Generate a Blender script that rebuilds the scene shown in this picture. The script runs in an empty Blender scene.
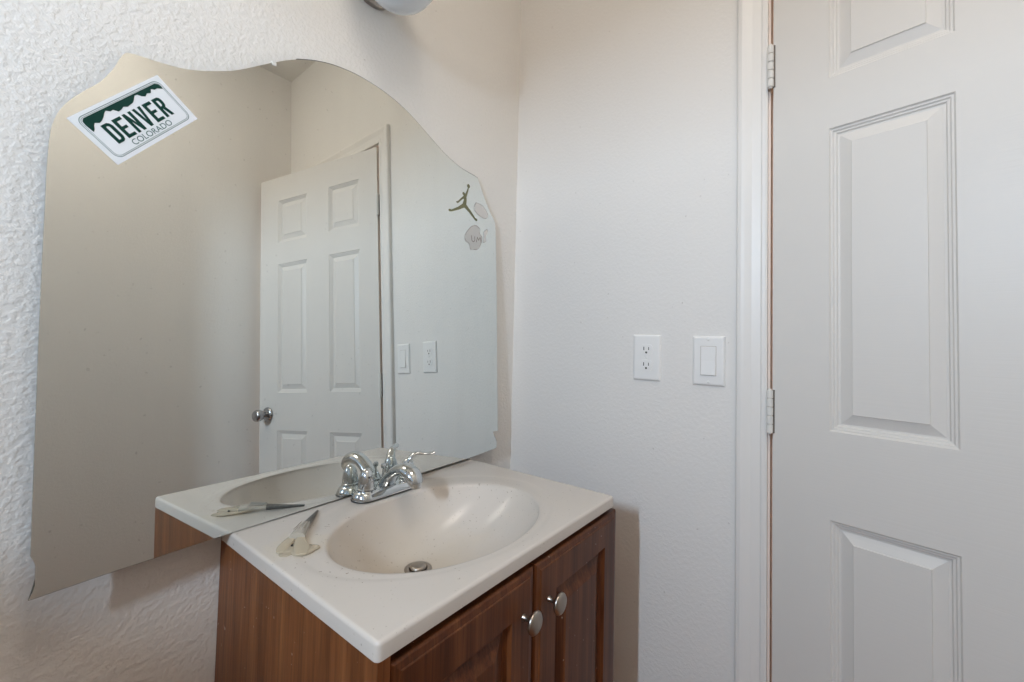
import bpy, bmesh, math, random
from mathutils import Vector, Matrix
random.seed(4)
S = bpy.context.scene
C = S.collection
PI = math.pi
V = Vector

# ------------------------------------------------------------------ camera
cam_d = bpy.data.cameras.new('camera')
cam = bpy.data.objects.new('camera', cam_d); C.objects.link(cam)
S.camera = cam
cam_d.sensor_fit = 'HORIZONTAL'; cam_d.sensor_width = 36.0
cam_d.lens = 433.263 / 1024 * 36.0
cam_d.shift_y = -16.816 / 1024
cam_d.clip_start = 0.02
yaw, pitch, roll = 0.90753, 0.03546, 0.02358
F = V((math.sin(yaw), math.cos(yaw), 0)); R0 = V((math.cos(yaw), -math.sin(yaw), 0)); U0 = V((0, 0, 1))
F2 = F*math.cos(pitch) + U0*math.sin(pitch); U2 = U0*math.cos(pitch) - F*math.sin(pitch)
R3 = R0*math.cos(roll) + U2*math.sin(roll); U3 = U2*math.cos(roll) - R0*math.sin(roll)
cm = Matrix((R3, U3, -F2)).transposed().to_4x4()
cm.translation = V((-1.07314, -0.83172, 1.17133))
cam.matrix_world = cm

# ------------------------------------------------------------------ view, sky, key lamp
S.view_settings.view_transform = 'Standard'
S.view_settings.look = 'None'
S.view_settings.gamma = 1.0
S.view_settings.use_curve_mapping = False
S.view_settings.exposure = 0.92
S.cycles.max_bounces = 14
S.cycles.diffuse_bounces = 8
S.cycles.glossy_bounces = 6
S.cycles.sample_clamp_indirect = 6.0
S.cycles.caustics_reflective = False
S.cycles.caustics_refractive = False

world = bpy.data.worlds.new('sky'); S.world = world; world.use_nodes = True
bg = world.node_tree.nodes['Background']
bg.inputs[0].default_value = (0.75, 0.85, 1.0, 1); bg.inputs[1].default_value = 0.35

KEY_POWER, KEY_COL = 13.5, (0.64, 0.81, 1.0)
key_d = bpy.data.lights.new('key_lamp', 'AREA'); key_d.shape = 'RECTANGLE'; key_d.size = 0.045; key_d.size_y = 0.26  # added unseen area lamp beyond the window opening, the cool key
key_d.energy = KEY_POWER; key_d.color = KEY_COL
key_obj = bpy.data.objects.new('key_lamp', key_d); C.objects.link(key_obj)
key_obj.location = (-2.2, -0.70, 1.77)
key_obj.rotation_euler = V((1, -0.05, -0.12)).to_track_quat('-Z', 'Y').to_euler()

FILL_STRENGTH, FILL_COL = 4.8, (1.0, 0.91, 0.81)  # glow of the added fill domes, both out of view
CEIL_Z = 2.638
FAR_Y = -1.4453
WIN_X = -1.35

# ------------------------------------------------------------------ materials
def nt(name):
    m = bpy.data.materials.new(name); m.use_nodes = True
    t = m.node_tree; b = t.nodes['Principled BSDF']
    return m, t, b
def N(t, kind, **kw):
    n = t.nodes.new(kind)
    for k, v in kw.items(): setattr(n, k, v)
    return n
def coords(t, scale=(1, 1, 1), space='Object'):
    c = N(t, 'ShaderNodeTexCoord'); mp = N(t, 'ShaderNodeMapping')
    mp.inputs['Scale'].default_value = scale
    t.links.new(c.outputs[space], mp.inputs[0]); return mp.outputs[0]
def noise(t, vec, scale, detail=3, rough=0.5):
    n = N(t, 'ShaderNodeTexNoise'); n.inputs['Scale'].default_value = scale
    n.inputs['Detail'].default_value = detail; n.inputs['Roughness'].default_value = rough
    t.links.new(vec, n.inputs['Vector']); return n.outputs['Fac']
def ramp(t, fac, stops):
    r = N(t, 'ShaderNodeValToRGB'); e = r.color_ramp.elements
    while len(e) < len(stops): e.new(0.5)
    for x, (p, c) in zip(e, stops): x.position = p; x.color = tuple(c) + ((1,) if len(c) == 3 else ())
    t.links.new(fac, r.inputs[0]); return r.outputs[0]
def bump(t, b, h, dist, strength=1.0):
    n = N(t, 'ShaderNodeBump'); n.inputs['Distance'].default_value = dist; n.inputs['Strength'].default_value = strength
    t.links.new(h, n.inputs['Height']); t.links.new(n.outputs[0], b.inputs['Normal']); return n
def mixc(t, fac, a, b_):
    m = N(t, 'ShaderNodeMix', data_type='RGBA')
    for i, x in ((0, fac), (6, a), (7, b_)):
        if hasattr(x, 'links') or hasattr(x, 'is_linked'): t.links.new(x, m.inputs[i])
        else: m.inputs[i].default_value = x if i == 0 else tuple(x) + (1,)
    return m.outputs[2]
def plain(name, col, rough=0.5, metal=0.0, spec=0.5):
    m, t, b = nt(name)
    b.inputs['Base Color'].default_value = tuple(col) + (1,)
    b.inputs['Roughness'].default_value = rough; b.inputs['Metallic'].default_value = metal
    b.inputs['Specular IOR Level'].default_value = spec
    return m

def wall_mat(name, col, texture=1.0, rough=0.62):
    m, t, b = nt(name)
    vec = coords(t)
    big = noise(t, vec, 2.2, 3)
    c = mixc(t, ramp(t, big, [(0.35, (0, 0, 0)), (0.65, (1, 1, 1))]), [x*0.985 for x in col], col)
    sp = noise(t, vec, 95, 1)
    c = mixc(t, ramp(t, sp, [(0.775, (0, 0, 0)), (0.80, (0.4, 0.4, 0.4))]), c, (0.35, 0.30, 0.26))
    t.links.new(c, b.inputs['Base Color'])
    b.inputs['Roughness'].default_value = rough; b.inputs['Specular IOR Level'].default_value = 0.35
    n1 = noise(t, vec, 190, 2, 0.55)
    n2 = noise(t, vec, 120, 2, 0.5)
    mx = N(t, 'ShaderNodeMath', operation='ADD'); t.links.new(n1, mx.inputs[0])
    mm = N(t, 'ShaderNodeMath', operation='MULTIPLY'); mm.inputs[1].default_value = 1.1
    t.links.new(ramp(t, n2, [(0.42, (0, 0, 0)), (0.62, (1, 1, 1))]), mm.inputs[0]); t.links.new(mm.outputs[0], mx.inputs[1])
    bump(t, b, mx.outputs[0], 0.0009*texture, 0.5)
    return m
M_WALL = wall_mat('orange_peel_white_paint', (0.80, 0.775, 0.735), 1.0)
M_WALL2 = wall_mat('smooth_white_paint', (0.80, 0.775, 0.74), 0.35)
M_CEIL = plain('ceiling_paint', (0.80, 0.78, 0.74), 0.8)
M_HALL = plain('hall_paint', (0.62, 0.45, 0.33), 0.8)
M_JAMB = plain('jamb_bare_pine', (0.88, 0.74, 0.65), 0.6)

def door_mat():
    m, t, b = nt('door_white_enamel')
    b.inputs['Base Color'].default_value = (0.70, 0.67, 0.63, 1)
    b.inputs['Roughness'].default_value = 0.42; b.inputs['Specular IOR Level'].default_value = 0.4
    v = coords(t, (1, 26, 260))      # grain across the rails
    bump(t, b, noise(t, v, 1.0, 3, 0.6), 0.0006, 0.35)
    return m
M_DOOR = door_mat()
M_TRIM = plain('trim_white_enamel', (0.79, 0.765, 0.73), 0.4)
M_HINGE = plain('painted_hinge', (0.74, 0.72, 0.68), 0.35, 0.0)
M_HGAP = plain('hinge_dark_steel', (0.22, 0.19, 0.16), 0.4, 0.7)
M_STEEL = plain('satin_steel', (0.40, 0.40, 0.41), 0.25, 1.0)
M_NICKEL = plain('brushed_nickel', (0.40, 0.355, 0.31), 0.30, 1.0)
M_CHROME = plain('chrome', (0.60, 0.63, 0.65), 0.07, 1.0)
M_BLACK = plain('dark_gap', (0.02, 0.018, 0.015), 0.6)
M_PLASTIC = plain('white_device_plastic', (0.84, 0.83, 0.81), 0.28)
M_SLOT = plain('slot_dark', (0.03, 0.025, 0.02), 0.6)
M_FLOOR_ = None
def floor_mat():
    m, t, b = nt('tan_vinyl_plank')
    vec = coords(t, (1, 8, 1))
    c = ramp(t, noise(t, vec, 5, 4), [(0.3, (0.34, 0.125, 0.045)), (0.7, (0.46, 0.19, 0.08))])
    t.links.new(c, b.inputs['Base Color']); b.inputs['Roughness'].default_value = 0.45
    return m
M_FLOOR = floor_mat()

def wood(name, a, b1, c1, gain=1.0, seed=0.0, scratch=0.0):
    m, t, b = nt(name)
    tc = N(t, 'ShaderNodeTexCoord'); mp = N(t, 'ShaderNodeMapping')
    mp.inputs['Scale'].default_value = (1, 1, 0.035); mp.inputs['Location'].default_value = (seed, seed*.7, seed)
    t.links.new(tc.outputs['Object'], mp.inputs[0]); vec = mp.outputs[0]
    n1 = noise(t, vec, 34, 4, 0.6); n2 = noise(t, vec, 210, 3, 0.6)
    mp2 = N(t, 'ShaderNodeMapping'); mp2.inputs['Scale'].default_value = (1, 1, 0.006)
    t.links.new(tc.outputs['Object'], mp2.inputs[0]); n3 = noise(t, mp2.outputs[0], 430, 2, 0.5)
    col = ramp(t, n1, [(0.28, a), (0.5, b1), (0.74, c1)])
    dark = ramp(t, n2, [(0.36, (0.62, 0.6, 0.58)), (0.56, (1, 1, 1))])
    mul = N(t, 'ShaderNodeMix', data_type='RGBA', blend_type='MULTIPLY'); mul.inputs[0].default_value = 0.8
    t.links.new(col, mul.inputs[6]); t.links.new(dark, mul.inputs[7])
    fine = ramp(t, n3, [(0.35, (0.80, 0.79, 0.78)), (0.6, (1.06, 1.05, 1.04))])
    mul2 = N(t, 'ShaderNodeMix', data_type='RGBA', blend_type='MULTIPLY'); mul2.inputs[0].default_value = 0.9
    t.links.new(mul.outputs[2], mul2.inputs[6]); t.links.new(fine, mul2.inputs[7])
    # pale scuffs and paint flecks
    fl = noise(t, tc.outputs['Object'], 120, 1)
    o = mixc(t, ramp(t, fl, [(0.765, (0, 0, 0)), (0.785, (0.6, 0.6, 0.6))]), mul2.outputs[2], (0.45, 0.38, 0.32))
    t.links.new(o, b.inputs['Base Color'])
    b.inputs['Roughness'].default_value = 0.36; b.inputs['Specular IOR Level'].default_value = 0.28
    bump(t, b, n2, 0.0004, 0.35)
    return m
M_WOOD = wood('walnut_laminate', (0.11, 0.033, 0.009), (0.21, 0.070, 0.021), (0.30, 0.115, 0.038))
M_WOODD = wood('walnut_thermofoil', (0.055, 0.015, 0.004), (0.125, 0.038, 0.012), (0.22, 0.080, 0.028), seed=3.1)
M_DARKWOOD = plain('cabinet_inside', (0.10, 0.05, 0.03), 0.7)

def marble():
    m, t, b = nt('cultured_marble_white')
    vec = coords(t)
    tc = N(t, 'ShaderNodeTexCoord')
    base = (0.665, 0.61, 0.555)
    c = mixc(t, ramp(t, noise(t, vec, 7, 4), [(0.35, (0, 0, 0)), (0.7, (1, 1, 1))]), base, (0.645, 0.59, 0.53))
    # grime specks, denser towards the front corner and inside the bowl
    s1 = noise(t, vec, 190, 1); s2 = noise(t, vec, 9, 2)
    sp = N(t, 'ShaderNodeMath', operation='MULTIPLY')
    t.links.new(ramp(t, s1, [(0.705, (0, 0, 0)), (0.735, (1, 1, 1))]), sp.inputs[0])
    t.links.new(ramp(t, s2, [(0.45, (0.1, 0.1, 0.1)), (0.65, (0.8, 0.8, 0.8))]), sp.inputs[1])
    c = mixc(t, sp.outputs[0], c, (0.30, 0.24, 0.18))
    # brown stain round the drain (shaped by distance to it)
    d = N(t, 'ShaderNodeVectorMath', operation='DISTANCE'); d.inputs[1].default_value = (-0.535, -0.215, 0.745)
    geo = N(t, 'ShaderNodeNewGeometry'); t.links.new(geo.outputs['Position'], d.inputs[0])
    dn = N(t, 'ShaderNodeMath', operation='MULTIPLY_ADD'); t.links.new(noise(t, vec, 16, 3), dn.inputs[0]); dn.inputs[1].default_value = 0.10
    t.links.new(d.outputs['Value'], dn.inputs[2])
    st = ramp(t, dn.outputs[0], [(0.08, (0.6, 0.6, 0.6)), (0.22, (0, 0, 0))])
    c = mixc(t, st, c, (0.60, 0.50, 0.37))
    # dried cream residue beside the nozzle
    d2 = N(t, 'ShaderNodeVectorMath', operation='DISTANCE'); d2.inputs[1].default_value = (-0.735, -0.165, 0.85)
    t.links.new(geo.outputs['Position'], d2.inputs[0])
    dn2 = N(t, 'ShaderNodeMath', operation='MULTIPLY_ADD'); t.links.new(noise(t, vec, 40, 3), dn2.inputs[0]); dn2.inputs[1].default_value = 0.06
    t.links.new(d2.outputs['Value'], dn2.inputs[2])
    c = mixc(t, ramp(t, dn2.outputs[0], [(0.045, (0.5, 0.5, 0.5)), (0.085, (0, 0, 0))]), c, (0.72, 0.62, 0.45))
    t.links.new(c, b.inputs['Base Color'])
    b.inputs['Roughness'].default_value = 0.22
    r = ramp(t, noise(t, vec, 30, 3), [(0.3, (0.16,)*3), (0.7, (0.32,)*3)])
    b.inputs['Specular IOR Level'].default_value = 0.45
    return m
M_MARBLE = marble()

def mirror_mat():
    m, t, b = nt('silvered_glass')
    vec = coords(t)
    b.inputs['Metallic'].default_value = 1.0
    b.inputs['Base Color'].default_value = (0.82, 0.86, 0.845, 1)
    b.inputs['Roughness'].default_value = 0.0
    dirt = N(t, 'ShaderNodeBsdfDiffuse'); dirt.inputs[0].default_value = (0.62, 0.58, 0.52, 1)
    s = ramp(t, noise(t, vec, 150, 1), [(0.715, (0.03,)*3), (0.75, (0.2,)*3)])
    mp = coords(t, (3, 1, 0.6))
    haze = ramp(t, noise(t, mp, 4, 3), [(0.4, (0.0,)*3), (0.75, (0.05,)*3)])
    ad = N(t, 'ShaderNodeMath', operation='ADD'); t.links.new(s, ad.inputs[0]); t.links.new(haze, ad.inputs[1])
    mx = N(t, 'ShaderNodeMixShader'); t.links.new(ad.outputs[0], mx.inputs[0])
    t.links.new(b.outputs[0], mx.inputs[1]); t.links.new(dirt.outputs[0], mx.inputs[2])
    t.links.new(mx.outputs[0], t.nodes['Material Output'].inputs[0])
    return m
M_MIRROR = mirror_mat()
M_GEDGE = plain('green_glass_edge', (0.10, 0.13, 0.11), 0.15)
M_MBACK = plain('mirror_back_paint', (0.16, 0.17, 0.16), 0.7)
M_DECAL = plain('decal_white', (0.80, 0.83, 0.86), 0.35)
M_GREEN = plain('decal_green', (0.001, 0.040, 0.030), 0.5, 0.0, 0.2)
M_LINE = plain('decal_line_green', (0.05, 0.13, 0.12), 0.4)
M_OLIVE = plain('decal_olive', (0.17, 0.17, 0.085), 0.5)
M_GREYD = plain('decal_faded_grey', (0.56, 0.56, 0.55), 0.6)
M_PALED = plain('decal_pale', (0.66, 0.64, 0.62), 0.5)
M_RIM = plain('decal_rim', (0.40, 0.37, 0.35), 0.6)
M_INK = plain('decal_ink', (0.20, 0.17, 0.15), 0.6)
M_OPAL = plain('opal_glass', (0.84, 0.90, 0.95), 0.12)

def clear_plastic():
    m, t, b = nt('cloudy_plastic')
    b.inputs['Base Color'].default_value = (0.70, 0.66, 0.58, 1); b.inputs['Roughness'].default_value = 0.25
    tr = N(t, 'ShaderNodeBsdfTransparent'); mx = N(t, 'ShaderNodeMixShader'); mx.inputs[0].default_value = 0.55
    t.links.new(tr.outputs[0], mx.inputs[1]); t.links.new(b.outputs[0], mx.inputs[2])
    t.links.new(mx.outputs[0], t.nodes['Material Output'].inputs[0]); return m
M_CLOUD = clear_plastic()
M_GREYP = plain('dark_grey_plastic', (0.10, 0.095, 0.085), 0.45)
M_CREAM = M_CLOUD.copy(); M_CREAM.name = 'dried_cream_glue'
M_CREAM.node_tree.nodes['Principled BSDF'].inputs['Base Color'].default_value = (0.68, 0.59, 0.44, 1)
for n_ in M_CREAM.node_tree.nodes:
    if n_.type == 'MIX_SHADER': n_.inputs[0].default_value = 0.6
def glass():
    m, t, b = nt('added_window_pane')
    tr = N(t, 'ShaderNodeBsdfTransparent'); gl = N(t, 'ShaderNodeBsdfGlossy'); gl.inputs['Roughness'].default_value = 0.02
    mx = N(t, 'ShaderNodeMixShader'); mx.inputs[0].default_value = 0.05
    t.links.new(tr.outputs[0], mx.inputs[1]); t.links.new(gl.outputs[0], mx.inputs[2])
    t.links.new(mx.outputs[0], t.nodes['Material Output'].inputs[0]); return m
M_GLASS = glass()
def emis(name, col, st):
    m, t, b = nt(name)
    b.inputs['Emission Color'].default_value = tuple(col) + (1,); b.inputs['Emission Strength'].default_value = st
    b.inputs['Base Color'].default_value = (0.8, 0.8, 0.8, 1); return m
M_FILL = emis('fill_glow', FILL_COL, FILL_STRENGTH)

# ------------------------------------------------------------------ helpers
def box(bm, x0, x1, y0, y1, z0, z1):
    vs = [bm.verts.new((x, y, z)) for x in (x0, x1) for y in (y0, y1) for z in (z0, z1)]
    for f in ((0, 1, 3, 2), (4, 6, 7, 5), (0, 4, 5, 1), (2, 3, 7, 6), (0, 2, 6, 4), (1, 5, 7, 3)):
        bm.faces.new([vs[i] for i in f])
def NB(): return bmesh.new()
def bevel(bm, w, seg=2):
    bmesh.ops.bevel(bm, geom=bm.edges[:], offset=w, segments=seg, affect='EDGES', clamp_overlap=True)
def worldloc(p):
    v = V((0, 0, 0))
    while p is not None: v = v + p.location; p = p.parent
    return v
def obj(name, bm, mats, parent=None, smooth=False, local=False, angle=None):
    bmesh.ops.recalc_face_normals(bm, faces=bm.faces[:])
    if parent is not None and not local:
        bmesh.ops.translate(bm, vec=-worldloc(parent), verts=bm.verts[:])
    me = bpy.data.meshes.new(name); bm.to_mesh(me); bm.free()
    for m in (mats if isinstance(mats, (list, tuple)) else [mats]): me.materials.append(m)
    if smooth:
        for p in me.polygons: p.use_smooth = True
        if angle is not None: me.set_sharp_from_angle(angle=angle)
    o = bpy.data.objects.new(name, me); C.objects.link(o); o.parent = parent
    return o
def tag(o, label, cat, group=None):
    o['label'] = label; o['category'] = cat
    if group: o['group'] = group
    return o
def thing(name, label, cat, loc, group=None):
    o = bpy.data.objects.new(name, None); C.objects.link(o); o.location = loc; o.empty_display_size = 0.05
    return tag(o, label, cat, group)
def struct(name, bm, m, parent=None, **k):
    o = obj(name, bm, m, parent, **k)
    if parent is None: o['kind'] = 'structure'
    return o
def lathe(bm, prof, c=(0, 0, 0), axis=(0, 0, 1), seg=40, closed_ends=True):
    axis = V(axis).normalized(); a = axis.orthogonal().normalized(); b = axis.cross(a); c = V(c)
    rings = []
    for r, h in prof:
        if r < 1e-6: rings.append([bm.verts.new(c + axis*h)])
        else: rings.append([bm.verts.new(c + axis*h + (a*math.cos(2*PI*i/seg) + b*math.sin(2*PI*i/seg))*r) for i in range(seg)])
    for p, q in zip(rings, rings[1:]):
        for i in range(seg):
            j = (i+1) % seg
            if len(p) == 1 and len(q) == 1: continue
            if len(p) == 1: bm.faces.new((p[0], q[i], q[j]))
            elif len(q) == 1: bm.faces.new((p[i], q[0], p[j]))
            else: bm.faces.new((p[i], q[i], q[j], p[j]))
    if closed_ends:
        for rr in (rings[0], rings[-1]):
            if len(rr) > 2: bm.faces.new(rr)
def catmull(P, n=8):
    out = []
    for i in range(len(P)-1):
        p0 = P[max(i-1, 0)]; p1 = P[i]; p2 = P[i+1]; p3 = P[min(i+2, len(P)-1)]
        for k in range(n):
            t = k/n
            out.append([0.5*((2*b) + (-a+c)*t + (2*a-5*b+4*c-d)*t*t + (-a+3*b-3*c+d)*t**3) for a, b, c, d in zip(p0, p1, p2, p3)])
    out.append(list(P[-1])); return out
def sweep(bm, pts, seg=20, n=8, up=(0, 0, 1)):
    """pts: (x,y,z, halfwidth, halfheight): elliptical section tube"""
    P = catmull(pts, n); rings = []
    for i, p in enumerate(P):
        a = V(P[max(i-1, 0)][:3]); b = V(P[min(i+1, len(P)-1)][:3]); d = (b-a).normalized()
        s = d.cross(V(up))
        if s.length < 1e-3: s = V((1, 0, 0))
        s.normalize(); u = s.cross(d).normalized()
        rings.append([bm.verts.new(V(p[:3]) + s*p[3]*math.cos(2*PI*k/seg) + u*p[4]*math.sin(2*PI*k/seg)) for k in range(seg)])
    for p, q in zip(rings, rings[1:]):
        for k in range(seg): bm.faces.new((p[k], p[(k+1) % seg], q[(k+1) % seg], q[k]))
    bm.faces.new(rings[0][::-1]); bm.faces.new(rings[-1])

# ================================================================== THE ROOM
T = 0.10
bm = NB(); box(bm, WIN_X-T, 0.0, 0.0, T, 0, CEIL_Z); struct('wall_back', bm, M_WALL)
bm = NB(); box(bm, WIN_X-T, 1.3, FAR_Y-T, FAR_Y, 0, CEIL_Z); struct('wall_front', bm, M_WALL2)
# right wall with the door opening
DY0, DY1, DZ = -0.6970, -1.4320, 2.032
bm = NB()
box(bm, 0, T, DY0+0.0045, T, 0, CEIL_Z); box(bm, 0, T, DY1-0.0133, DY0+0.0045, DZ+0.018, CEIL_Z)
struct('wall_right', bm, M_WALL2)
# unseen left wall with the added window opening
wy0, wy1, wz0, wz1 = -1.045, -0.12, 1.11, 1.815
bm = NB()
box(bm, WIN_X-T, WIN_X, FAR_Y, wy0, 0, CEIL_Z); box(bm, WIN_X-T, WIN_X, wy1, 0, 0, CEIL_Z)
box(bm, WIN_X-T, WIN_X, wy0, wy1, 0, wz0); box(bm, WIN_X-T, WIN_X, wy0, wy1, wz1, CEIL_Z)
struct('wall_left', bm, M_WALL2)
bm = NB(); box(bm, WIN_X-T, 1.3, FAR_Y-T, T, -0.06, 0); struct('floor', bm, M_FLOOR)
bm = NB(); box(bm, WIN_X-T, 1.3, FAR_Y-T, T, CEIL_Z, CEIL_Z+0.06); struct('ceiling', bm, M_CEIL)
# hall beyond the door
bm = NB(); box(bm, T+1.1, T+1.2, FAR_Y, T, 0, CEIL_Z); box(bm, T, T+1.1, 0, T, 0, CEIL_Z); struct('wall_hall', bm, M_HALL)
# added unseen window; its opening shapes the key light
w = bpy.data.objects.new('added_window', None); C.objects.link(w); w.location = (WIN_X-0.05, (wy0+wy1)/2, wz0); w['kind'] = 'structure'
bm = NB()
for a in ((wy0, wy0+0.012, wz0, wz1), (wy1-0.012, wy1, wz0, wz1), (wy0+0.012, wy1-0.012, wz0, wz0+0.012), (wy0+0.012, wy1-0.012, wz1-0.012, wz1)):
    box(bm, WIN_X-0.08, WIN_X-0.04, *a)
obj('added_window_frame', bm, M_TRIM, w)
bm = NB(); box(bm, WIN_X-0.062, WIN_X-0.058, wy0+0.012, wy1-0.012, wz0+0.012, wz1-0.012); obj('pane', bm, M_GLASS, w)

# door casing on the bathroom side: moulded boards
def casing_profile(w_):   # (offset from opening edge, thickness)
    return [(0, 0), (0, 0.012), (0.004, 0.0135), (0.010, 0.0135), (0.013, 0.0115), (0.030, 0.013), (0.044, 0.0165), (0.050, 0.0175), (w_-0.003, 0.0165), (w_, 0.013), (w_, 0)]
CW = 0.0600
bm = NB()
yi = DY0 + 0.0045; zi = DZ + 0.003
yo = DY1 - 0.0001
prof = casing_profile(CW)
A = []; B = []; Cc = []
for d, h in prof:
    A.append(bm.verts.new((-h, yi + d, 0.0))); B.append(bm.verts.new((-h, yi + d, zi + d))); Cc.append(bm.verts.new((-h, FAR_Y+0.0005, zi + d)))
for r1, r2 in ((A, B), (B, Cc)):
    for i in range(len(prof)-1): bm.faces.new((r1[i], r1[i+1], r2[i+1], r2[i]))
struct('trim_1', bm, M_TRIM)
# jamb lining: bare wood shows in the hinge gap
bm = NB()
box(bm, -0.002, T, DY0, DY0+0.0044, 0, DZ); box(bm, 0.030, 0.060, DY0-0.010, DY0, 0, DZ-0.012)
box(bm, -0.001, T, DY1-0.013, DY0, DZ, DZ+0.017); box(bm, 0.030, 0.060, DY1, DY0, DZ-0.012, DZ)
struct('trim_2', bm, M_JAMB)

# ------------------------------------------------------------------ panelled sheets
def panel_slab(bm, W, Hh, th, panels, prof, outer=None, back_panels=True):
    """local: u along +X (0..W), v along +Z (0..Hh), room face at y=0 looking -Y, thickness to +Y.
       panels: list of (u0,u1,v0,v1); prof: list of (inset, depth)."""
    us = sorted({0, W} | {round(p[i], 5) for p in panels for i in (0, 1)})
    vs = sorted({0, Hh} | {round(p[i], 5) for p in panels for i in (2, 3)})
    o = outer or 0
    def P(u, v, y):
        return bm.verts.new((u, y, v))
    cache = {}
    def g(i, j, y, key):
        k = (i, j, key)
        if k not in cache:
            u, v = us[i], vs[j]
            if o:
                if i == 0: u += outer[-1][0]
                if i == len(us)-1: u -= outer[-1][0]
                if j == 0: v += outer[-1][0]
                if j == len(vs)-1: v -= outer[-1][0]
            cache[k] = P(u, v, y)
        return cache[k]
    def sheet(y0, sgn, key):
        for i in range(len(us)-1):
            for j in range(len(vs)-1):
                q = [g(i, j, y0, key), g(i+1, j, y0, key), g(i+1, j+1, y0, key), g(i, j+1, y0, key)]
                mt = [p for p in panels if abs(p[0]-us[i]) < 1e-4 and abs(p[2]-vs[j]) < 1e-4]
                if not mt: bm.faces.new(q); continue
                p = mt[0]; ring = q
                for ins, dep in prof[1:]:
                    nr = [P(p[0]+ins, p[2]+ins, y0+sgn*dep), P(p[1]-ins, p[2]+ins, y0+sgn*dep),
                          P(p[1]-ins, p[3]-ins, y0+sgn*dep), P(p[0]+ins, p[3]-ins, y0+sgn*dep)]
                    for k in range(4): bm.faces.new((ring[k], ring[(k+1) % 4], nr[(k+1) % 4], nr[k]))
                    ring = nr
                bm.faces.new(ring)
    sheet(0.0, 1, 'f')
    nu, nv = len(us)-1, len(vs)-1
    def loop(key, y):
        idx = [(i, 0) for i in range(nu)] + [(nu, j) for j in range(nv)] + [(i, nv) for i in range(nu, 0, -1)] + [(0, j) for j in range(nv, 0, -1)]
        return idx, [g(i, j, y, key) for i, j in idx]
    idx, lf = loop('f', 0.0)
    cur = lf
    if outer:
        for ins, dep in outer[-2::-1]:
            nr = []
            for (i, j) in idx:
                u, v = us[i], vs[j]
                if i == 0: u += ins
                if i == nu: u -= ins
                if j == 0: v += ins
                if j == nv: v -= ins
                nr.append(P(u, v, dep))
            for k in range(len(cur)): bm.faces.new((cur[k], cur[(k+1) % len(cur)], nr[(k+1) % len(cur)], nr[k]))
            cur = nr
    if back_panels:
        sheet(th, -1, 'b'); _, lb = loop('b', th)
    else:
        lb = [P(v.co.x, v.co.z, th) for v in cur]; bm.faces.new(lb)
    for k in range(len(cur)): bm.faces.new((cur[k], cur[(k+1) % len(cur)], lb[(k+1) % len(cur)], lb[k]))

# six-panel door, ajar into the room; local +X runs from the hinge to the free edge
DANG = 0.2110
DW, DHt = 0.720, 2.006
U0_, U1_, U2_, U3_ = 0.0985, 0.2735, 0.407, 0.595
cols = ((U0_, U1_), (U2_, U3_))
rows = ((0.235, 0.842), (1.010, 1.600), (1.702, 1.903))
DZ0 = 0.012
pan = [(a, b, r0-DZ0, r1-DZ0) for a, b in cols for r0, r1 in rows]
prof = [(0, 0), (0.0025, 0.0030), (0.0055, 0.0032), (0.0075, 0.0055), (0.0105, 0.0058), (0.0125, 0.0085), (0.016, 0.0088), (0.0345, 0.0028), (0.0355, 0.0010)]
bm = NB(); panel_slab(bm, DW-0.004, DHt-0.0, 0.035, pan, prof)
bmesh.ops.translate(bm, vec=(0.004, 0.006, 0), verts=bm.verts[:])
door = obj('door_1', bm, M_DOOR, None, local=True)
door.location = (-0.0200, -0.6983, DZ0)
# +X local -> (-sin a, -cos a); room normal -Y local -> (-cos a, sin a)
door.rotation_euler = (0, 0, -(PI/2 + DANG))
door['kind'] = 'structure'
# hinges (knuckles on the pin, a leaf on the door edge, a leaf on the jamb)
def hinge(z0, z1):
    bm = NB(); n = 5; hh = (z1-z0)/n
    for k in range(n):
        a = z0 + k*hh + 0.0006 - DZ0; b = z0 + (k+1)*hh - 0.0006 - DZ0
        r = 0.0062
        lathe(bm, [(r*0.86, a), (r, a+0.001), (r, b-0.001), (r*0.86, b)], (0.0, 0.0, 0), (0, 0, 1), 20)
    lathe(bm, [(0.0035, z0-DZ0-0.002), (0.0035, z1-DZ0+0.002)], (0, 0, 0), (0, 0, 1), 14)
    h = obj('door_hinge', bm, M_HINGE, door, smooth=True, local=True, angle=0.6)
    bm = NB(); box(bm, 0.0028, 0.0042, 0.0065, 0.026, z0-DZ0, z1-DZ0)
    box(bm, 0.0040, 0.0075, 0.0030, 0.0064, z0-DZ0, z1-DZ0)
    l = obj('hinge_leaf', bm, M_HGAP, h, local=True)
    return h
hinge(0.9895, 1.0790); hinge(1.7255, 1.8171); hinge(0.20, 0.289)
# knob with round rose, both faces
bm = NB(); kz = 0.912 - DZ0; ku = 0.660
lathe(bm, [(0.0, 0), (0.030, 0.0), (0.0325, 0.002), (0.032, 0.006), (0.026, 0.011), (0.014, 0.014)], (ku, 0.006, kz), (0, -1, 0), 36)
rose = obj('door_knob', bm, M_STEEL, door, smooth=True, local=True, angle=0.8)
bm = NB()
lathe(bm, [(0.011, 0.010), (0.011, 0.026), (0.015, 0.030), (0.0225, 0.036), (0.0255, 0.044), (0.0262, 0.054), (0.0245, 0.062), (0.018, 0.0665), (0.0, 0.067)], (ku, 0.006, kz), (0, -1, 0), 36)
obj('knob_handle', bm, M_STEEL, rose, smooth=True, local=True, angle=0.8)

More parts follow.
